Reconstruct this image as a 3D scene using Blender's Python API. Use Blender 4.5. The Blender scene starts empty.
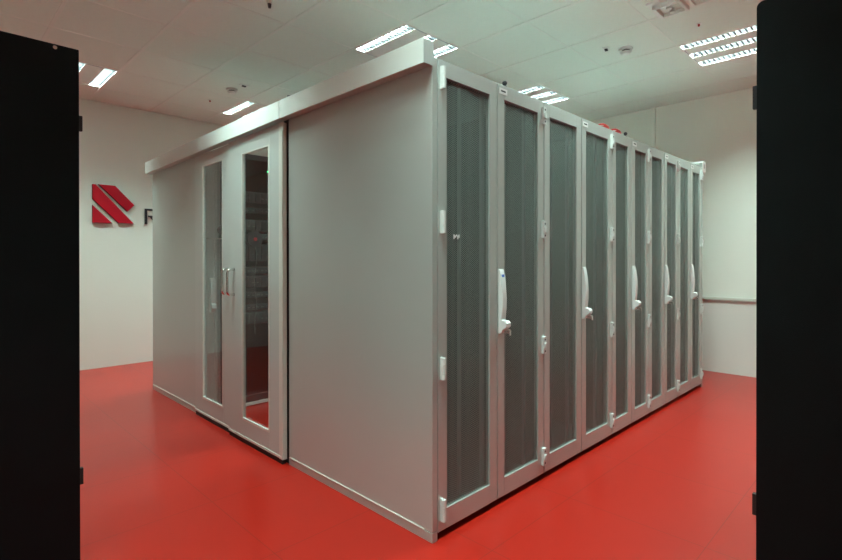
import bpy, bmesh, math, random
from mathutils import Vector, Matrix
random.seed(4)
scene = bpy.context.scene
C = scene.collection

# ------------------------------------------------------------------ materials
def new_mat(name):
    m = bpy.data.materials.new(name); m.use_nodes = True
    nt = m.node_tree; nt.nodes.clear()
    out = nt.nodes.new('ShaderNodeOutputMaterial')
    return m, nt, out

def pbr(name, col, rough=.5, metal=0., var=.04, scale=6., bump=0., bscale=200., coat=0., spec=.5, rvar=0.):
    m, nt, out = new_mat(name)
    b = nt.nodes.new('ShaderNodeBsdfPrincipled')
    tc = nt.nodes.new('ShaderNodeTexCoord')
    nz = nt.nodes.new('ShaderNodeTexNoise'); nz.inputs['Scale'].default_value = scale
    nz.inputs['Detail'].default_value = 4
    nt.links.new(tc.outputs['Object'], nz.inputs['Vector'])
    mx = nt.nodes.new('ShaderNodeMix'); mx.data_type = 'RGBA'
    nt.links.new(nz.outputs['Fac'], mx.inputs['Factor'])
    mx.inputs['A'].default_value = [c * (1 - var) for c in col] + [1]
    mx.inputs['B'].default_value = [min(1, c * (1 + var)) for c in col] + [1]
    nt.links.new(mx.outputs['Result'], b.inputs['Base Color'])
    b.inputs['Roughness'].default_value = rough
    b.inputs['Metallic'].default_value = metal
    b.inputs['Coat Weight'].default_value = coat
    b.inputs['Coat Roughness'].default_value = .08
    b.inputs['Specular IOR Level'].default_value = spec
    if rvar:
        mr = nt.nodes.new('ShaderNodeMapRange')
        mr.inputs['To Min'].default_value = max(0, rough - rvar); mr.inputs['To Max'].default_value = rough + rvar
        nt.links.new(nz.outputs['Fac'], mr.inputs['Value']); nt.links.new(mr.outputs['Result'], b.inputs['Roughness'])
    if bump:
        n2 = nt.nodes.new('ShaderNodeTexNoise'); n2.inputs['Scale'].default_value = bscale
        nt.links.new(tc.outputs['Object'], n2.inputs['Vector'])
        bp = nt.nodes.new('ShaderNodeBump'); bp.inputs['Strength'].default_value = bump
        bp.inputs['Distance'].default_value = .002
        nt.links.new(n2.outputs['Fac'], bp.inputs['Height']); nt.links.new(bp.outputs['Normal'], b.inputs['Normal'])
    nt.links.new(b.outputs['BSDF'], out.inputs['Surface'])
    return m

def emit(name, col, s):
    m, nt, out = new_mat(name)
    e = nt.nodes.new('ShaderNodeEmission'); e.inputs['Color'].default_value = (*col, 1); e.inputs['Strength'].default_value = s
    nt.links.new(e.outputs[0], out.inputs['Surface']); return m

def glass_mat(name, tint):
    m, nt, out = new_mat(name)
    t = nt.nodes.new('ShaderNodeBsdfTransparent'); t.inputs['Color'].default_value = (*tint, 1)
    g = nt.nodes.new('ShaderNodeBsdfGlossy'); g.inputs['Roughness'].default_value = .0
    f = nt.nodes.new('ShaderNodeFresnel'); f.inputs['IOR'].default_value = 1.45
    mx = nt.nodes.new('ShaderNodeMixShader')
    ge = nt.nodes.new('ShaderNodeNewGeometry'); mu = nt.nodes.new('ShaderNodeMath'); mu.operation = 'SUBTRACT'; mu.use_clamp = True
    m2 = nt.nodes.new('ShaderNodeMath'); m2.operation = 'MULTIPLY'; m2.inputs[1].default_value = 1.35; m2.use_clamp = True
    nt.links.new(f.outputs[0], m2.inputs[0]); nt.links.new(m2.outputs[0], mu.inputs[0]); nt.links.new(ge.outputs['Backfacing'], mu.inputs[1])   # one reflection per sheet
    nt.links.new(mu.outputs[0], mx.inputs[0]); nt.links.new(t.outputs[0], mx.inputs[1]); nt.links.new(g.outputs[0], mx.inputs[2])
    nt.links.new(mx.outputs[0], out.inputs['Surface']); return m

def perforated(name, col, px, pz, r):
    """sheet steel with a staggered grid of round holes"""
    m, nt, out = new_mat(name)
    N = nt.nodes; L = nt.links
    tc = N.new('ShaderNodeTexCoord'); sp = N.new('ShaderNodeSeparateXYZ'); L.new(tc.outputs['Object'], sp.inputs[0])
    def mth(op, a, b=None):
        n = N.new('ShaderNodeMath'); n.operation = op
        for i, v in enumerate((a, b)):
            if v is None: continue
            if isinstance(v, (int, float)): n.inputs[i].default_value = v
            else: L.new(v, n.inputs[i])
        return n.outputs[0]
    def dist(ox):
        u = mth('SUBTRACT', mth('FRACT', mth('ADD', mth('DIVIDE', sp.outputs['X'], px), 100 + ox)), .5)
        v = mth('SUBTRACT', mth('FRACT', mth('ADD', mth('DIVIDE', sp.outputs['Z'], pz), 100 + ox)), .5)
        u = mth('MULTIPLY', u, px); v = mth('MULTIPLY', v, pz)
        return mth('SQRT', mth('ADD', mth('MULTIPLY', u, u), mth('MULTIPLY', v, v)))
    hole = mth('LESS_THAN', mth('MINIMUM', dist(0), dist(.5)), r)
    b = N.new('ShaderNodeBsdfPrincipled'); b.inputs['Base Color'].default_value = (*col, 1)
    b.inputs['Roughness'].default_value = .38; b.inputs['Metallic'].default_value = .0
    t = N.new('ShaderNodeBsdfTransparent')
    mx = N.new('ShaderNodeMixShader'); L.new(hole, mx.inputs[0]); L.new(b.outputs[0], mx.inputs[1]); L.new(t.outputs[0], mx.inputs[2])
    L.new(mx.outputs[0], out.inputs['Surface']); return m

def floor_mat():
    m, nt, out = new_mat('red_floor_paint')
    N = nt.nodes; L = nt.links
    tc = N.new('ShaderNodeTexCoord')
    mp = N.new('ShaderNodeMapping'); mp.inputs['Location'].default_value = (-.1, .195, 0)
    L.new(tc.outputs['Object'], mp.inputs['Vector'])
    br = N.new('ShaderNodeTexBrick'); br.offset = 0; br.squash = 1
    br.inputs['Scale'].default_value = 1; br.inputs['Brick Width'].default_value = .604; br.inputs['Row Height'].default_value = .58
    br.inputs['Mortar Size'].default_value = .0016; br.inputs['Mortar Smooth'].default_value = .2
    br.inputs['Color1'].default_value = (.37, .0135, .0062, 1); br.inputs['Color2'].default_value = (.36, .013, .006, 1)
    br.inputs['Mortar'].default_value = (.22, .018, .011, 1)
    L.new(mp.outputs[0], br.inputs['Vector'])
    nz = N.new('ShaderNodeTexNoise'); nz.inputs['Scale'].default_value = 1.7; nz.inputs['Detail'].default_value = 5
    L.new(tc.outputs['Object'], nz.inputs['Vector'])
    mr = N.new('ShaderNodeMapRange'); mr.inputs['To Min'].default_value = .27; mr.inputs['To Max'].default_value = .31
    L.new(nz.outputs['Fac'], mr.inputs['Value'])
    b = N.new('ShaderNodeBsdfPrincipled')
    L.new(br.outputs['Color'], b.inputs['Base Color']); L.new(mr.outputs[0], b.inputs['Roughness'])
    b.inputs['Specular IOR Level'].default_value = .4
    bp = N.new('ShaderNodeBump'); bp.inputs['Strength'].default_value = .03; bp.inputs['Distance'].default_value = .0005
    n2 = N.new('ShaderNodeTexNoise'); n2.inputs['Scale'].default_value = 60; n2.inputs['Detail'].default_value = 3
    L.new(tc.outputs['Object'], n2.inputs['Vector']); L.new(n2.outputs['Fac'], bp.inputs['Height'])
    L.new(bp.outputs[0], b.inputs['Normal'])
    L.new(b.outputs[0], out.inputs['Surface']); return m

M = dict(
    floor=floor_mat(),
    wall=pbr('wall_paint', (.84, .86, .78), .85, var=.02, scale=2, bump=.15),
    dado=pbr('lower_wall_paint', (.76, .74, .69), .7, var=.02, scale=2, bump=.1),
    rail=pbr('rail_paint', (.50, .45, .40), .5),
    tile=pbr('ceiling_tile', (.74, .78, .72), .9, var=.03, scale=40, bump=.3, bscale=300),
    grid=pbr('ceiling_grid', (.76, .77, .72), .6),
    steel=pbr('powder_coated_steel', (.485, .515, .485), .38, metal=.42, var=.012, scale=3, bump=.12, bscale=500),
    door=pbr('sliding_door_coat', (.51, .54, .51), .40, metal=.25, var=.012, scale=3, bump=.1, bscale=500),
    roof=pbr('roof_bounce_coat', (.75, .77, .74), .5),  # unseen rack tops, made pale to bounce light up onto the ceiling
    fascia=pbr('lit_fascia_coat', (.62, .64, .60), .4, var=.012, scale=3),  # lighter than the panels: stronger light on the beam put into its colour
    alu=pbr('brushed_aluminium', (.66, .66, .60), .35, metal=.25),
    hinge=pbr('pale_hinge', (.62, .64, .61), .35),
    handle=pbr('pale_handle', (.70, .71, .69), .35),
    chrome=pbr('chrome', (.8, .8, .78), .12, metal=1.),
    black=pbr('matt_black', (.012, .012, .012), .6),
    inner=pbr('rack_interior', (.02, .021, .021), .6),
    server=pbr('server_grey', (.045, .045, .045), .45),
    strip=pbr('rack_inner_rail', (.16, .17, .165), .45),
    cab=pbr('black_cabinet_coat', (.0026, .0052, .0058), .5, var=.3, scale=9, bump=.4, bscale=400, rvar=.04, spec=.12),
    cabpart=pbr('black_hinge', (.007, .007, .007), .5),
    mesh=perforated('perforated_sheet', (.225, .275, .25), .0149, .0086, .0037),
    red=pbr('logo_red', (.56, .008, .025), .3),
    redcable=pbr('red_cable', (.5, .04, .035), .4),
    white=pbr('white_plastic', (.75, .75, .72), .4),
    tag=pbr('label_white', (.8, .8, .78), .4),
    ink=pbr('dark_ink', (.02, .02, .025), .5),
    screen=pbr('handle_badge_blue', (.05, .14, .5), .3),
    glass=glass_mat('door_glass', (.93, .95, .94)),
    led=emit('green_led', (.05, 1, .3), 3.),
    louvre=pbr('louvre_metal', (.80, .82, .84), .25, metal=.3),
    blade=pbr('dark_mirror_louvre', (.03, .03, .032), .3),
    tube=emit('fluorescent_tube', (.86, .94, 1.), 9.),
)

# ------------------------------------------------------------------ geometry helpers
def box(bm, x0, x1, y0, y1, z0, z1, bev=0.):
    vs = [bm.verts.new((x, y, z)) for x in (x0, x1) for y in (y0, y1) for z in (z0, z1)]
    fs = [(0, 1, 3, 2), (4, 6, 7, 5), (0, 4, 5, 1), (2, 3, 7, 6), (0, 2, 6, 4), (1, 5, 7, 3)]
    fs = [bm.faces.new([vs[i] for i in f]) for f in fs]
    if bev:
        es = list({e for f in fs for e in f.edges})
        bmesh.ops.bevel(bm, geom=es, offset=bev, segments=2, affect='EDGES', profile=.5)

def frame(bm, x0, x1, y0, y1, z0, z1, l, r, b, t, bev=0.):
    """upright rectangular frame lying in the XZ plane"""
    box(bm, x0, x0 + l, y0, y1, z0, z1, bev); box(bm, x1 - r, x1, y0, y1, z0, z1, bev)
    box(bm, x0 + l, x1 - r, y0, y1, z0, z0 + b, 0); box(bm, x0 + l, x1 - r, y0, y1, z1 - t, z1, 0)

def yframe(bm, x0, x1, y0, y1, z0, z1, l, r, b, t, bev=0.):
    """upright rectangular frame lying in the YZ plane"""
    box(bm, x0, x1, y0, y0 + l, z0, z1, bev); box(bm, x0, x1, y1 - r, y1, z0, z1, bev)
    box(bm, x0, x1, y0 + l, y1 - r, z0, z0 + b, 0); box(bm, x0, x1, y0 + l, y1 - r, z1 - t, z1, 0)

def prism(bm, pts, axis, a, b, bev=0.):
    """polygon (2D) extruded along an axis; pts fill the other two axes in order"""
    def p(q, w):
        v = list(q); v.insert(axis, w); return v
    A = [bm.verts.new(p(q, a)) for q in pts]; B = [bm.verts.new(p(q, b)) for q in pts]
    fs = [bm.faces.new(A), bm.faces.new(B[::-1])]
    n = len(pts)
    for i in range(n): fs.append(bm.faces.new((A[i], B[i], B[(i + 1) % n], A[(i + 1) % n])))
    bmesh.ops.recalc_face_normals(bm, faces=fs)
    if bev:
        es = list({e for f in fs for e in f.edges})
        bmesh.ops.bevel(bm, geom=es, offset=bev, segments=2, affect='EDGES', profile=.5)

def cyl(bm, p, r, h, axis='Z', seg=20, r2=None):
    rot = {'Z': Matrix(), 'X': Matrix.Rotation(math.pi / 2, 4, 'Y'), 'Y': Matrix.Rotation(-math.pi / 2, 4, 'X')}[axis]
    bmesh.ops.create_cone(bm, cap_ends=True, segments=seg, radius1=r, radius2=r if r2 is None else r2, depth=h,
                          matrix=Matrix.Translation(p) @ rot)

def tube(bm, pts, r, seg=10):
    pts = [Vector(p) for p in pts]; rings = []
    for i, p in enumerate(pts):
        d = (pts[min(i + 1, len(pts) - 1)] - pts[max(i - 1, 0)]).normalized()
        u = d.orthogonal().normalized() if i == 0 else (u - d * u.dot(d)).normalized()
        w = d.cross(u)
        rings.append([bm.verts.new(p + (u * math.cos(2 * math.pi * k / seg) + w * math.sin(2 * math.pi * k / seg)) * r) for k in range(seg)])
    for a, b in zip(rings, rings[1:]):
        for k in range(seg): bm.faces.new((a[k], a[(k + 1) % seg], b[(k + 1) % seg], b[k]))
    bm.faces.new(rings[0][::-1]); bm.faces.new(rings[-1])

def obj(name, bm, mat, parent=None, smooth=False):
    bmesh.ops.recalc_face_normals(bm, faces=bm.faces)
    me = bpy.data.meshes.new(name); bm.to_mesh(me); bm.free()
    for m in (mat if isinstance(mat, (list, tuple)) else [mat]): me.materials.append(m)
    if smooth:
        for p in me.polygons: p.use_smooth = True
    o = bpy.data.objects.new(name, me); C.objects.link(o)
    if parent: o.parent = parent
    return o

def B(*boxes, bev=0.):
    bm = bmesh.new()
    for b in boxes: box(bm, *b, bev=bev)
    return bm

def tag(o, label, cat, group=None):
    o['label'] = label; o['category'] = cat
    if group: o['group'] = group
    return o

def thing(name, label, cat, loc=(0, 0, 0), group=None, rotz=0.):
    o = bpy.data.objects.new(name, None); C.objects.link(o)
    o.location = loc; o.rotation_euler = (0, 0, rotz); o.empty_display_size = .1
    return tag(o, label, cat, group)

def dup(o, parent=None):
    c = o.copy(); C.objects.link(c)
    if parent: c.parent = parent
    for ch in list(o.children): dup(ch, c)
    return c

def struct(name, bm, mat):
    o = obj(name, bm, mat); o['kind'] = 'structure'; return o

# ------------------------------------------------------------------ room shell
X0, X1, Y0, Y1, H = -3.0, 4.156, -3.6, 4.665, 2.756
GX, GY, SX, SY = .3405, .5538, .5749, .5975
struct('floor', B((X0 - .1, X1 + .1, Y0 - .1, Y1 + .1, -.12, 0)), M['floor'])
struct('wall_left', B((X0 - .1, X1 + .1, Y1, Y1 + .1, 0, H + .25)), M['wall'])
struct('wall_right', B((X1, X1 + .1, Y0 - .1, Y1, 0, H + .25)), M['wall'])
struct('wall_back', B((X0 - .1, X1, Y0 - .1, Y0, 0, H + .25)), M['wall'])
struct('wall_near', B((X0 - .1, X0, Y0, Y1, 0, H + .25)), M['wall'])
# lower wall lining with its cap rail, and a slim riser strip above
struct('trim_1', B((X1 - .012, X1, Y0, Y1, 0, .715)), M['dado'])
bm = bmesh.new(); prism(bm, [(X1 - .030, .716), (X1 - .030, .732), (X1 - .024, .744), (X1, .744), (X1, .716)], 1, Y0, Y1)
struct('trim_2', bm, M['rail'])
struct('trim_3', B((X1 - .03, X1, .66, .70, .745, H), bev=.004), M['wall'])

fixtures = [(-2, -2), (-2, 1), (-2, 5), (1, -2), (1, 1), (1, 5), (4, -2), (4, 1), (4, 5), (1, -5), (-5, 1), (4, -5), (-5, -2)]
bm = bmesh.new()
for i in range(-7, 9):
    for j in range(-8, 9):
        if (i, j) in fixtures: continue
        x0, x1, y0, y1 = GX + SX * i, GX + SX * (i + 1), GY + SY * j, GY + SY * (j + 1)
        x0, x1, y0, y1 = max(x0, X0), min(x1, X1), max(y0, Y0), min(y1, Y1)
        if x1 - x0 < .03 or y1 - y0 < .03: continue
        box(bm, x0 + .004, x1 - .004, y0 + .004, y1 - .004, H, H + .02, .0025)
struct('ceiling', bm, M['tile'])
struct('trim_4', B((X0, X1, Y0, Y1, H + .19, H + .2)), M['black'])   # void above the tiles
bm = bmesh.new()
for i in range(-6, 8):
    x = GX + SX * i
    if X0 < x < X1: box(bm, x - .0115, x + .0115, Y0, Y1, H - .003, H + .001, .001)
struct('trim_5', bm, M['grid'])
bm = bmesh.new()
for j in range(-7, 9):
    y = GY + SY * j
    if Y0 < y < Y1: box(bm, X0, X1, y - .006, y + .006, H - .0015, H + .0035)
struct('trim_6', bm, M['grid'])

# ------------------------------------------------------------------ ceiling lights
def make_light(loc, label):
    t = thing('ceiling_light', label, 'ceiling light', loc, 'recessed louvred ceiling lights')
    w, d = SX - .03, SY - .03
    s = [0.0, (w - .09) / 2, w - .09]                       # left edges of the three louvre troughs
    bm = bmesh.new()                                        # housing: rim, closed strips between troughs, roof
    box(bm, -.004, 0.0, -.004, d + .004, -.004, .085); box(bm, w, w + .004, -.004, d + .004, -.004, .085)
    box(bm, 0, w, -.004, 0, -.004, .085); box(bm, 0, w, d, d + .004, -.004, .085)
    box(bm, 0, w, 0, d, .082, .085)
    obj('housing', bm, M['louvre'], t)
    for k in (0, 1):
        box_bm = B((s[k] + .09, s[k + 1], 0, d, 0.0, .006)); obj('filler_plate', box_bm, M['grid'], t)
    for k in range(3):
        bm = bmesh.new(); x0, x1 = s[k], s[k] + .09
        for sx, ex in ((x0, x0 + .014), (x1, x1 - .014)):   # sloping side reflectors
            prism(bm, [(sx, .002), (sx, .06), (ex, .06)], 1, .002, d - .002)
        n = 16
        for q in range(1, n):
            y = d * q / n
            prism(bm, [(y - .006, .0), (y + .006, .0), (y + .001, .035), (y - .001, .035)], 0, x0 + .003, x1 - .003)
        lv = obj('louvre', bm, M['blade'], t)
        bm = bmesh.new(); cyl(bm, ((x0 + x1) / 2, d / 2, .052), .013, d - .06, 'Y', 14)
        obj('fluorescent_tube', bm, M['tube'], t, True)
        la = bpy.data.lights.new('tube_glow', 'AREA'); la.shape = 'RECTANGLE'; la.size = .066; la.size_y = d - .04
        la.energy = LIGHT_W; la.color = (.72, 1.0, .93); la.spread = math.radians(165)
        lo = bpy.data.objects.new('tube_glow', la); C.objects.link(lo); lo.parent = t
        lo.location = ((x0 + x1) / 2, d / 2, .037)
    return t
LIGHT_W = 9.0
LAB = {(-2, 5): 'louvred ceiling light at far left, above the red wall emblem',
       (1, 1): 'louvred ceiling light just above the front corner of the grey enclosure',
       (1, 5): 'louvred ceiling light low over the far left end of the grey roof beam',
       (4, -2): 'large bright three-tube ceiling light next to the black cabinet on the right',
       (4, 1): 'louvred ceiling light peeking over the second perforated cabinet door'}
LAB_ADDED = {(-2, -2): 'added unseen ceiling light above and behind the photographer', (-2, 1): 'added unseen ceiling light above the walkway before the sliding doors',  # out-of-view lights continuing the grid, added to light the room
        (1, -2): 'added unseen ceiling light above the walkway before the first perforated doors', (4, 5): 'added unseen ceiling light over the hidden back corner of the enclosure',
        (1, -5): 'added unseen ceiling light far behind on the right', (-5, 1): 'added unseen ceiling light far out on the left',
        (4, -5): 'added unseen ceiling light in the hidden right corner behind the black cabinet', (-5, -2): 'added unseen ceiling light in the hidden left corner behind the photographer'}
for n, (i, j) in enumerate(fixtures):
    make_light((GX + SX * i + .015, GY + SY * j + .015, H), LAB.get((i, j)) or LAB_ADDED[(i, j)])

# ------------------------------------------------------------------ ceiling fittings
def detector(loc, label, s=1.):
    t = thing('smoke_detector', label, 'smoke detector', loc)
    bm = bmesh.new(); cyl(bm, (0, 0, -.008), .052 * s, .016, r2=.052 * s); obj('mounting_base', bm, M['white'], t)
    bm = bmesh.new(); cyl(bm, (0, 0, -.022), .030 * s, .016); obj('sensing_gap', bm, M['ink'], t)
    bm = bmesh.new(); cyl(bm, (0, 0, -.036), .026 * s, .016, r2=.044 * s); obj('cover', bm, M['white'], t)
    return t
detector((2.40, .25, H - .003), 'round white smoke detector on ceiling near the right-hand light')
detector((.655, 3.30, H - .003), 'small round smoke detector on ceiling above the sliding doors')
def lamp_plate(loc, label, rot):
    t = thing('alarm_indicator', label, 'indicator', loc, rotz=rot)
    obj('plate', B((-.04, .04, -.025, .025, -.008, 0), bev=.003), M['white'], t)
    obj('lens', B((-.018, .018, -.012, .012, -.018, -.008), bev=.003), M['ink'], t)
lamp_plate((2.30, .36, H + .002), 'small square alarm indicator beside the smoke detector near right-hand light', .3)
lamp_plate((.69, 3.12, H + .002), 'small square alarm indicator beside the detector above the sliding doors', 0)
def sprinkler(loc, label):
    t = thing('ceiling_sensor', label, 'sensor', loc)
    bm = bmesh.new(); cyl(bm, (0, 0, -.003), .018, .006); obj('rosette', bm, M['white'], t)
    bm = bmesh.new(); cyl(bm, (0, 0, -.012), .007, .014, r2=.007); obj('tip', bm, M['redcable'], t)
sprinkler((2.352, -.278, H), 'tiny red-tipped ceiling sensor in front of the three-tube light')
sprinkler((.646, 3.786, H), 'tiny ceiling sensor at left near the wall emblem')
t = thing('emergency_light', 'white emergency light on ceiling at the top edge, right of centre', 'emergency light', (1.93, -.235, H + .002), rotz=.0)
obj('base', B((-.115, .115, -.115, .115, -.016, 0), bev=.006), M['white'], t)
bm = bmesh.new()
frame_pts = [(-.085, .085, -.085, -.065), (-.085, .085, .065, .085), (-.085, -.065, -.065, .065), (.065, .085, -.065, .065)]
for a in frame_pts: box(bm, *a, -.045, -.016, .004)
obj('rim', bm, M['white'], t)
bm = bmesh.new()
bm.free()
for sx in (-.03, .03):
    bm = bmesh.new(); cyl(bm, (sx, 0, -.032), .018, .032); obj('lamp_head', bm, M['alu'], t)
obj('lens', B((-.064, .064, -.064, .064, -.022, -.017)), M['alu'], t)
t = thing('ceiling_nozzle', 'small dark nozzle on ceiling at top edge above the roof beam', 'nozzle', (.098, 1.535, H - .002))
bm = bmesh.new(); cyl(bm, (0, 0, -.01), .016, .02); obj('socket', bm, M['alu'], t)
bm = bmesh.new(); cyl(bm, (0, 0, -.03), .009, .03, r2=.013); obj('tip', bm, M['ink'], t)

# ------------------------------------------------------------------ emblem on the left wall
bm = bmesh.new()
YW = Y1
def emblem(pts):
    bm = bmesh.new(); prism(bm, pts, 1, YW - .022, YW)
    front = [f for f in bm.faces if all(abs(v.co.y - (YW - .022)) < 1e-5 for v in f.verts)]
    bmesh.ops.inset_region(bm, faces=front, thickness=.008, depth=.0)
    for v in {v for f in front for v in f.verts}: v.co.y -= .006
    bmesh.ops.recalc_face_normals(bm, faces=bm.faces)
    for f in bm.faces:                                       # black returns, red face and bevel
        if abs(f.normal.y) < .05: f.material_index = 1
    return bm
t = thing('wall_emblem', 'red three-piece emblem mounted on the white left wall', 'logo', (0, 0, 0))
for pts in ([(-.151, 1.902), (0, 1.902), (.183, 1.708), (.114, 1.637)],
            [(-.205, 1.898), (-.175, 1.898), (.176, 1.511), (.03, 1.511), (-.205, 1.748)],
            [(-.205, 1.686), (-.024, 1.504), (-.205, 1.504)]):
    obj('emblem_piece', emblem(pts), [M['red'], M['ink']], t)
bm = bmesh.new(); q0, q1 = YW - .012, YW - .0005
lx, lz = .288, 1.510                                        # thin-stroked capital R, mostly hidden by the enclosure
outer = [(lx, lz), (lx + .024, lz), (lx + .024, lz + .152), (lx + .095, lz + .152), (lx + .108, lz + .138), (lx + .108, lz + .112),
         (lx + .095, lz + .098), (lx + .034, lz + .098), (lx + .034, lz + .082), (lx + .050, lz + .082), (lx + .118, lz), (lx + .145, lz),
         (lx + .084, lz + .080), (lx + .105, lz + .082), (lx + .130, lz + .104), (lx + .130, lz + .146), (lx + .105, lz + .172), (lx, lz + .172)]
prism(bm, outer, 1, q0, q1)
tag(obj('wall_letter', bm, M['ink']), 'black capital letter R on the left wall, right of the red emblem', 'letter')

# ------------------------------------------------------------------ server racks, near row
HR, ZB = 1.933, .031
def leaf(t, x0, x1, handle_left, badge):
    """one perforated door leaf with its sub-parts; front face at y=-.02"""
    bm = bmesh.new()
    a, b = x0 + .003, x1 - .003
    frame(bm, a, b, -.022, 0, ZB, HR - .004, .053, .053, .082, .062, .0015)
    box(bm, a + .001, a + .004, -.0225, .02, ZB, HR - .004)
    d = obj('door', bm, M['steel'], t)
    obj('perforated_panel', B((a + .05, b - .05, -.014, -.0125, ZB + .078, HR - .062)), M['mesh'], d)
    if handle_left:
        hx = x0 + .006
        bm = bmesh.new()
        prism(bm, [(-.022, 1.082), (-.030, 1.080), (-.038, 1.05), (-.044, 1.0), (-.047, .95), (-.046, .90), (-.042, .862),
                   (-.040, .850), (-.060, .848), (-.070, .838), (-.070, .822), (-.058, .812), (-.046, .806), (-.040, .79), (-.022, .787)],
              0, hx, hx + .034, .0025)
        h = obj('handle', bm, M['handle'], d)
        bm = bmesh.new()
        cyl(bm, (hx + .017, -.062, .800), .011, .022, 'Y'); box(bm, hx + .010, hx + .024, -.078, -.072, .782, .806, .001)
        lk = obj('lock', bm, M['chrome'], d)
        if badge:
            obj('badge', B((hx + .008, hx + .026, -.0385, -.034, 1.040, 1.058)), M['screen'], d)
        bm = B((x0 + .016, x0 + .076, -.0245, -.0215, 1.888, 1.916), bev=.0008)
        obj('nameplate', bm, M['tag'], d)
        obj('nameplate_print', B((x0 + .026, x0 + .062, -.0252, -.0244, 1.899, 1.906)), M['ink'], d)
    return d

def hinge(t, x, z, w=.026, barrel=False):
    bm = bmesh.new()
    if barrel:
        box(bm, x - .006, x + .006, -.034, -.018, z - .046, z + .046, .001)
        for k in range(3): cyl(bm, (x, -.036, z - .030 + .030 * k), .0085, .0285, seg=14)
    else:
        box(bm, x - w / 2, x + w / 2, -.036, -.019, z - .040, z + .048, .0018)
        box(bm, x - w / 2 + .004, x + w / 2 - .004, -.042, -.034, z - .012, z + .016, .0015)
    h = obj('hinge', bm, M['hinge'], t)
    if not barrel:
        for dz in (.033, -.027):
            bm = bmesh.new(); cyl(bm, (x, -.0362, z + dz), .0052, .002, 'Y', 10); obj('screw', bm, M['ink'], h)
    return h

DY = .022
def make_rack(w, label, depth, first=False, last=False, x=0., badge=False, rows='near'):
    t = thing('server_rack', label, 'server rack', (x, .022, 0), 'perforated server racks in the near row')
    bm = bmesh.new()                                        # carcass: two sides, back, roof, floor
    box(bm, .001, .003, .004, depth, ZB, HR); box(bm, w - .003, w - .001, .004, depth, ZB, HR)
    box(bm, .003, w - .003, depth - .003, depth, ZB, HR)
    box(bm, .003, w - .003, .004, depth - .003, ZB, ZB + .003); box(bm, .003, w - .003, .024, depth - .003, HR - .006, HR - .001)
    obj('carcass', bm, M['inner'], t)
    obj('roof_plate', B((.001, w - .001, .002, depth, HR + .0002, HR + .0035)), M['roof'], t)
    bm = bmesh.new(); frame(bm, .001, w - .001, .0005, .022, ZB, HR - .001, .024, .024, .04, .04)
    box(bm, .001, w - .001, -.020, .0, HR - .003, HR + .0002)
    obj('front_frame', bm, M['steel'], t)
    obj('plinth', B((.002, w - .002, .02, depth - .02, 0, ZB)), M['black'], t)
    bm = bmesh.new()
    n = 7 if w > .7 else 5
    for k in range(n):
        xx = .05 + (w - .1) * k / (n - 1)
        box(bm, xx - .006 - .004 * (k % 2), xx + .006, .06 + .02 * (k % 3), .075 + .02 * (k % 3), ZB + .02, HR - .02)
    obj('mounting_rails', bm, M['strip'], t)
    leaf(t, 0, w / 2, False, False); leaf(t, w / 2, w, True, badge)
    for z in ((1.855, 1.275, .685, .115)):
        if first: hinge(t, .022, z + .003, barrel=True)
        hinge(t, w - (.011 if not last else .015), z, w=.026)
    return t
xs = [0, .8, 1.6, 2.2, 2.8]; ws = [.8, .8, .6, .6, .6]
RL = ['wide grey server rack with perforated double doors nearest the front corner',
      'wide grey server rack with perforated doors, second along from the front corner',
      'narrow grey server rack with perforated doors, third along from the front corner',
      'narrow grey server rack with perforated doors, second from the far right end',
      'narrow grey server rack at the far right end of the row']
for k in range(5):
    make_rack(ws[k], RL[k], 1.06, k == 0, k == 4, xs[k], k < 1)
# scratch mark on the first mesh door: small pale smear stuck on the panel
bm = bmesh.new()
for q in range(5):
    box(bm, .105 + .008 * q, .111 + .008 * q, .0055, .0078, 1.212 + .006 * (q % 3), 1.232 - .004 * (q % 2))
tag(obj('paper_scrap', bm, M['tag']), 'tiny pale scrap stuck on the first perforated door', 'scrap')

# ------------------------------------------------------------------ left side of the enclosure
def side_panel(y0, y1, label, ledge=True):
    t = thing('side_panel', label, 'panel', (0, 0, 0))
    obj('sheet', B((-.030, -.002, y0, y1, .042, 1.93), bev=.002), M['steel'], t)
    obj('skirting', B((-.0305, -.002, y0 + .0, y1, 0.0, .040), bev=.0015), M['steel'], t)
    obj('ledge', B((-.034, -.029, y0 + .045, y1 - .01, .038, .044), bev=.001), M['alu'], t)
    return t
t = side_panel(0, 1.088, 'large plain grey side panel between the front corner and the sliding doors')
obj('gap_shade', B((-.024, -.004, 1.0885, 1.150, .0, 1.92)), M['black'], t)  # black strip added to stand in for the shaded gap beside the door
side_panel(2.37, 3.355, 'plain grey side panel left of the sliding doors')
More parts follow.
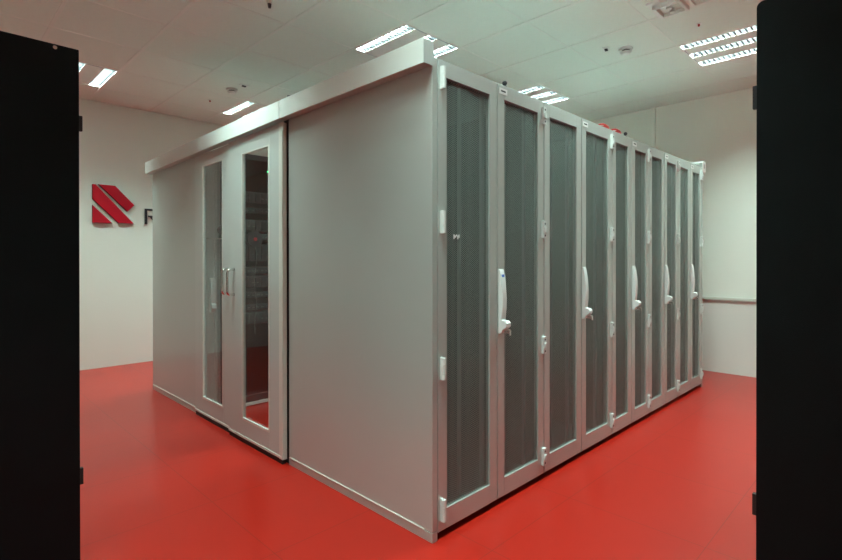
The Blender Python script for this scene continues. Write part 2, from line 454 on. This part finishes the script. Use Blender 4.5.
# sliding doors
XD = -.052
def sliding_door(y0, y1, gl0, gl1, zt, hy, label, strip, XD):
    t = thing('sliding_door', label, 'sliding door', (0, 0, 0), 'glazed sliding doors')
    bm = bmesh.new(); tp = 1.878 if strip else 1.872
    yframe(bm, XD, XD + .026, y0, y1, .034, tp, gl0 - y0, y1 - gl1, .140 - .034, tp - zt, .0015)
    obj('leaf', bm, M['door'], t)
    bm = bmesh.new(); yframe(bm, XD - .001, XD + .010, gl0, gl1, .140, zt, .012, .012, .014, .008)
    gb = obj('glazing_bead', bm, M['alu'], t)
    obj('glass_pane', B((XD + .014, XD + .019, gl0 - .004, gl1 + .004, .136, zt + .004)), M['glass'], t)
    obj('bottom_rail', B((XD - .004, XD + .004, y0 + .002, y1 - .002, .030, .044), bev=.001), M['alu'], t)
    obj('brush_strip', B((XD + .002, XD + .024, y0 + .002, y1 - .002, 0, .030)), M['black'], t)
    if strip: obj('edge_profile', B((XD - .003, XD + .026, y0 - .008, y0 + .030, .026, 1.878), bev=.002), M['alu'], t)
    bm = bmesh.new(); x = XD; o = .045; pts = []
    za, zb, r = .905, 1.065, .022
    pts.append((x, hy, za))
    for k in range(7):
        a = k / 6 * math.pi / 2; pts.append((x - o + r - r * math.sin(a), hy, za + r - r * math.cos(a)))
    for k in range(7):
        a = k / 6 * math.pi / 2; pts.append((x - o + r - r * math.cos(a), hy, zb - r + r * math.sin(a)))
    pts.append((x, hy, zb))
    tube(bm, pts, .009, 12)
    obj('handle', bm, M['chrome'], t, True)
    return t
sliding_door(1.785, 2.37, 1.90, 2.24, 1.790, 1.805, 'left glazed sliding door leaf of the grey enclosure', False, -.044)
sliding_door(1.112, 1.782, 1.252, 1.598, 1.780, 1.70, 'right glazed sliding door leaf with a pale edge strip', True, -.058)
# threshold rail on the floor behind the doors
tag(obj('threshold_rail', B((-.010, .012, 1.10, 2.36, 0, .012), bev=.002), M['alu']), 'thin metal threshold rail on the floor behind the glass doors', 'rail')

# beam that covers the door rail
def beam(y0, y1, label):
    t = thing('rail_cover', label, 'beam', (0, y0, 1.93)); yo = y0; y1 -= y0; y0 = 0
    bm = bmesh.new()
    prism(bm, [(-.087, -.040), (-.087, .056), (-.032, .056), (-.032, .048), (-.079, .048), (-.079, -.040)], 1, y0, y1)
    obj('fascia', bm, M['fascia'], t)
    return t
t = beam(-.007, 1.086, 'right section of grey beam along the top, ending at the front corner')
obj('end_cap', B((-.086, -.030, -.002, .001, -.040, .055)), M['steel'], t)
obj('underside', B((-.079, -.032, .001, 1.093, -.036, -.030)), M['steel'], t)
t = beam(1.092, 3.36, 'long left section of grey beam above the sliding doors')
obj('end_cap', B((-.086, -.030, 2.267, 2.270, -.040, .055)), M['steel'], t)
obj('underside', B((-.079, -.032, 0, 2.267, -.036, -.030)), M['steel'], t)
t.rotation_euler = (-.012, 0, 0)                            # hangs a little low at its far end
# slim post that closes the corner between panel and racks
tag(obj('corner_post', B((-.0018, .0006, .001, .03, 0.0, 1.932), bev=.0015), M['steel']), 'slim grey corner post between side panel and first perforated door', 'post')
# same at the far end
t = thing('far_end_beam', 'pale end of a beam beyond the far right rack top', 'beam', (0, 0, 0))
bm = bmesh.new(); prism(bm, [(3.432, 1.890), (3.432, 1.978), (3.402, 1.978), (3.402, 1.986), (3.49, 1.986), (3.49, 1.890)], 1, -.004, 3.36)
obj('fascia', bm, M['white'], t)
obj('end_cap', B((3.404, 3.489, -.007, -.0042, 1.895, 1.985)), M['white'], t)
obj('slot', B((3.445, 3.453, -.009, -.0068, 1.925, 1.965)), M['ink'], t)
tag(obj('end_panel', B((3.402, 3.43, 0, 3.355, 0, 1.93), bev=.002), M['steel']), 'grey end panel closing the far right end of the enclosure', 'panel')

# things lying on the rack tops
def coil(loc, label, r, n, h):
    bm = bmesh.new(); pts = []
    for k in range(n * 16 + 1):
        a = k / 16 * 2 * math.pi
        pts.append((r * math.cos(a) * (1 + .08 * math.sin(k)), r * .7 * math.sin(a), .006 + h * (k / (n * 16)) + .006 * math.sin(k * .9)))
    tube(bm, pts, .006, 8)
    o = obj('cable_coil', bm, M['redcable'], smooth=True); o.location = loc
    return tag(o, label, 'cable')
coil((1.665, .10, HR + .004), 'left one of two red cable coils on the rack tops', .055, 4, .045)
coil((1.85, .10, HR + .004), 'right one of two red cable coils on the rack tops', .055, 4, .045)
def knob(loc, label):
    t = thing('roof_eyebolt', label, 'eyebolt', loc)
    bm = bmesh.new(); cyl(bm, (0, 0, .006), .010, .012); obj('bolt', bm, M['strip'], t)
    bm = bmesh.new(); bmesh.ops.create_uvsphere(bm, u_segments=12, v_segments=8, radius=.012, matrix=Matrix.Translation((0, 0, .026)))
    obj('ring', bm, M['ink'], t, True)
knob((.50, .03, HR + .0035), 'small dark eyebolt on top of the first rack above its white nameplate')
knob((1.87, .03, HR + .0035), 'small dark eyebolt on top of the third rack')
t = thing('roof_clip', 'small dark clip on top of the beam above the sliding doors', 'clip', (-.06, 1.03, 1.986))
obj('foot', B((-.012, .012, -.02, .02, 0, .004)), M['alu'], t)
bm = bmesh.new(); prism(bm, [(-.02, .004), (.02, .004), (.008, .022), (-.012, .018)], 0, -.006, .006); obj('hook', bm, M['ink'], t)

# ------------------------------------------------------------------ far rack row across the aisle
def far_rack(w, x, label):
    t = thing('far_row_rack', label, 'server rack', (x, 2.28, 0), 'racks across the aisle')
    d = 1.07
    obj('base_trim', B((0, w, -.008, 0.0, .006, .030), bev=.001), M['hinge'], t)
    bm = bmesh.new()
    box(bm, .001, .003, .004, d, ZB, HR); box(bm, w - .003, w - .001, .004, d, ZB, HR)
    box(bm, .003, w - .003, d - .003, d, ZB, HR); box(bm, .003, w - .003, .024, d - .003, HR - .006, HR - .001)
    obj('carcass', bm, M['inner'], t)
    obj('roof_plate', B((.001, w - .001, .002, d, HR + .0002, HR + .0035)), M['roof'], t)
    obj('plinth', B((.002, w - .002, .02, d, 0, ZB)), M['black'], t)
    bm = bmesh.new(); frame(bm, .001, w - .001, 0, .022, ZB, HR, .022, .022, .05, .04); obj('front_frame', bm, M['server'], t)
    return t
fx = [.145, .80, 1.6, 2.2, 2.8]; fw = [.655, .8, .6, .6, .6]
FL = ['dark open rack across the aisle, seen through the right glass door',
      'dark rack across the aisle, second from the doors', 'dark rack across the aisle, third from the doors',
      'dark rack across the aisle, fourth from the doors', 'dark rack across the aisle, at its far end']
for k in range(5): far_rack(fw[k], fx[k], FL[k])
# pale filler column with a handle, seen through the left glass door
t = thing('filler_column', 'pale filler column with a handle behind the left glass door', 'panel', (0, 0, 0))
bm = B((.0, .118, 2.38, 3.30, ZB, HR), bev=.002); box(bm, 0, .02, 2.372, 2.38, ZB, HR); box(bm, .1, .118, 2.372, 2.38, ZB, HR)
obj('column', bm, M['hinge'], t)
obj('plinth', B((.002, .118, 2.40, 3.28, 0, ZB)), M['black'], t)
bm = bmesh.new()
prism(bm, [(2.38, .99), (2.358, .985), (2.345, .93), (2.345, .80), (2.335, .79), (2.330, .765), (2.345, .755), (2.35, .735), (2.38, .73)], 0, .062, .096, .002)
obj('handle', bm, M['handle'], t)
obj('jamb', B((.120, .142, 2.372, 2.42, ZB, HR)), M['steel'], t)
# camera on a little bracket in the left window
t = thing('wall_camera', 'round black camera on a grey bracket behind the left glass door', 'camera', (.115, 2.33, 1.34))
bm = bmesh.new(); bmesh.ops.create_uvsphere(bm, u_segments=20, v_segments=14, radius=.034, matrix=Matrix.Translation((0.02, 0, .005)))
obj('dome', bm, M['ink'], t, True)
obj('bracket', B((-.075, .05, -.01, .05, -.062, -.055)), M['alu'], t)
obj('arm', B((.014, .024, .02, .048, -.055, .0)), M['black'], t)
# servers in the dark rack
SH = [.09, .045, .045, .09, .045, .135, .045, .09, .045]
z = .62; k = 0
tops = ['bottom', 'second', 'third', 'fourth', 'fifth', 'sixth', 'seventh', 'eighth', 'ninth', 'tenth']
while z < 1.78 and k < 10:
    h = SH[k % len(SH)]
    t = thing('server', 'dark rack server behind the right glass door, %s one counting from below' % tops[k], 'server', (.17, 2.31, z), 'servers in the open rack')
    obj('chassis', B((0, .605, .03, .6, 0, h), bev=.002), M['server'], t)
    bm = bmesh.new()
    for q in range(9): box(bm, .07 + q * .055, .105 + q * .055, .022, .030, .010, h - .010)
    obj('drive_bay', bm, M['server'] if k % 2 == 0 else M['inner'], t)
    bm = bmesh.new()
    for q in range(14):
        if random.random() < .75: box(bm, .06 + q * .037, .06 + q * .037 + random.uniform(.008, .024), .019, .022, h * .4, h * .4 + .006)
    obj('label_strip', bm, M['strip'], t)
    z += h + (.02, .05, .035)[k % 3]; k += 1
# cable bundle hanging at the left of the open rack
bm = bmesh.new()
for q in range(4):
    pts = [(.20 + .012 * q + .01 * math.sin(s * 1.3 + q * 2), 2.262 - .008 * math.sin(s + q), 1.55 - s * .085) for s in range(14)]
    tube(bm, pts, .005, 8)
tag(obj('cable_bundle', bm, M['black'], smooth=True), 'black cables hanging down in the open rack behind the right glass door', 'cable')
t = thing('cable_reel', 'round black cable reel hanging in the rack behind the right glass door', 'reel', (.345, 2.235, 1.28))
bm = bmesh.new(); cyl(bm, (0, -.012, 0), .062, .008, 'Y', 28); cyl(bm, (0, .022, 0), .062, .008, 'Y', 28); cyl(bm, (0, .005, 0), .035, .03, 'Y', 20)
obj('spool', bm, M['ink'], t)
bm = bmesh.new(); cyl(bm, (0, -.018, 0), .014, .006, 'Y', 16); obj('hub', bm, M['red'], t)
bm = bmesh.new()
for q in range(12):
    bmesh.ops.create_icosphere(bm, subdivisions=1, radius=.006, matrix=Matrix.Translation((.008 * math.sin(q), -.02, -.07 - .055 * q)))
tube(bm, [(0.008 * math.sin(q * .5), -.018, -.06 - .0275 * q) for q in range(25)], .0022, 6)
obj('bead_chain', bm, M['strip'], t)
obj('hook', B((-.008, .008, .025, .072, -.008, .008)), M['black'], t)
t = thing('status_light', 'tiny green status light high in the rack behind right glass door', 'status light', (.480, 2.276, 1.815))
obj('bezel', B((-.012, .012, 0, .006, -.008, .008)), M['black'], t)
obj('lens', B((-.005, .005, -.003, 0, -.004, .004)), M['led'], t)

# ------------------------------------------------------------------ black cabinets at the frame edges
def dark_cabinet(loc, rot, label, w, hz, edge, rounded, knob_at=None, top=1.93):
    """front leaf in the local XZ plane (x from -w to 0 or 0 to w), facing local -Y"""
    t = thing('black_cabinet', label, 'cabinet', loc, rotz=rot)
    x0, x1 = (-w, 0) if edge == 'right' else (0, w)
    bm = bmesh.new(); box(bm, x0 + .004, x1 - .004, .028, 1.0, .03, top - .006, .003)
    obj('carcass', bm, M['cab'], t)
    bm = bmesh.new()
    r = .018 if rounded else .003
    pts = [(x0, .006), (x1, .006)]
    for cx_, sgn in ((x1, 1), (x0, -1)):
        for k in range(5):
            a = k / 4 * math.pi / 2
            if sgn > 0: pts.append((cx_ - r + r * math.cos(a), top - r + r * math.sin(a)))
            else: pts.append((cx_ + r - r * math.sin(a), top - r + r * math.cos(a)))
    prism(bm, pts, 1, 0, .026, .0012)
    d = obj('door', bm, M['cab'], t)
    obj('plinth', B((x0 + .01, x1 - .01, .04, .98, 0, .03)), M['black'], t)
    s = 1 if edge == 'right' else -1; e = x1 if edge == 'right' else x0
    for z0, z1 in hz:
        a, b = sorted((e - .01 * s, e + .0115 * s))
        obj('hinge', B((a, b, .004, .020, z0, z1), bev=.0015), M['cabpart'], t)
    if knob_at:
        bm = bmesh.new(); cyl(bm, (knob_at[0], -.003, knob_at[1]), .0065, .006, 'Y', 16)
        obj('screw', bm, M['chrome'], d)
    return t
dark_cabinet((-1.047, .826, 0), 0, 'black cabinet filling the left edge of the picture', .8, [(1.604, 1.660), (.295, .356)], 'right', False, (-.073, 1.886), top=1.90)
dark_cabinet((.384, -1.005, 0), -math.pi / 2, 'black cabinet filling the right edge of the picture', .8, [(1.60, 1.672), (.323, .39)], 'left', True)

# ------------------------------------------------------------------ camera
cam = bpy.data.cameras.new('camera'); co = bpy.data.objects.new('camera', cam); C.objects.link(co)
yaw, pitch, roll, f, sy = .7843, -.003, -.0008, 501.68, -19.812
F = Vector((math.cos(pitch) * math.cos(yaw), math.cos(pitch) * math.sin(yaw), math.sin(pitch)))
R = F.cross(Vector((0, 0, 1))).normalized(); U = R.cross(F)
R2 = R * math.cos(roll) + U * math.sin(roll); U2 = -R * math.sin(roll) + U * math.cos(roll)
mw = Matrix((R2, U2, -F)).transposed().to_4x4(); mw.translation = Vector((-1.467, -1.3709, 1.1306))
co.matrix_world = mw
cam.sensor_width = 36; cam.lens = f / 842 * 36; cam.shift_y = sy / 842; cam.clip_start = .02
scene.camera = co

w = bpy.data.worlds.new('world'); scene.world = w; w.use_nodes = True
w.node_tree.nodes['Background'].inputs[0].default_value = (.5, .5, .5, 1); w.node_tree.nodes['Background'].inputs[1].default_value = .05
vs = scene.view_settings
vs.view_transform = 'Standard'; vs.look = 'None'; vs.exposure = 1.68; vs.gamma = 1; vs.use_curve_mapping = False
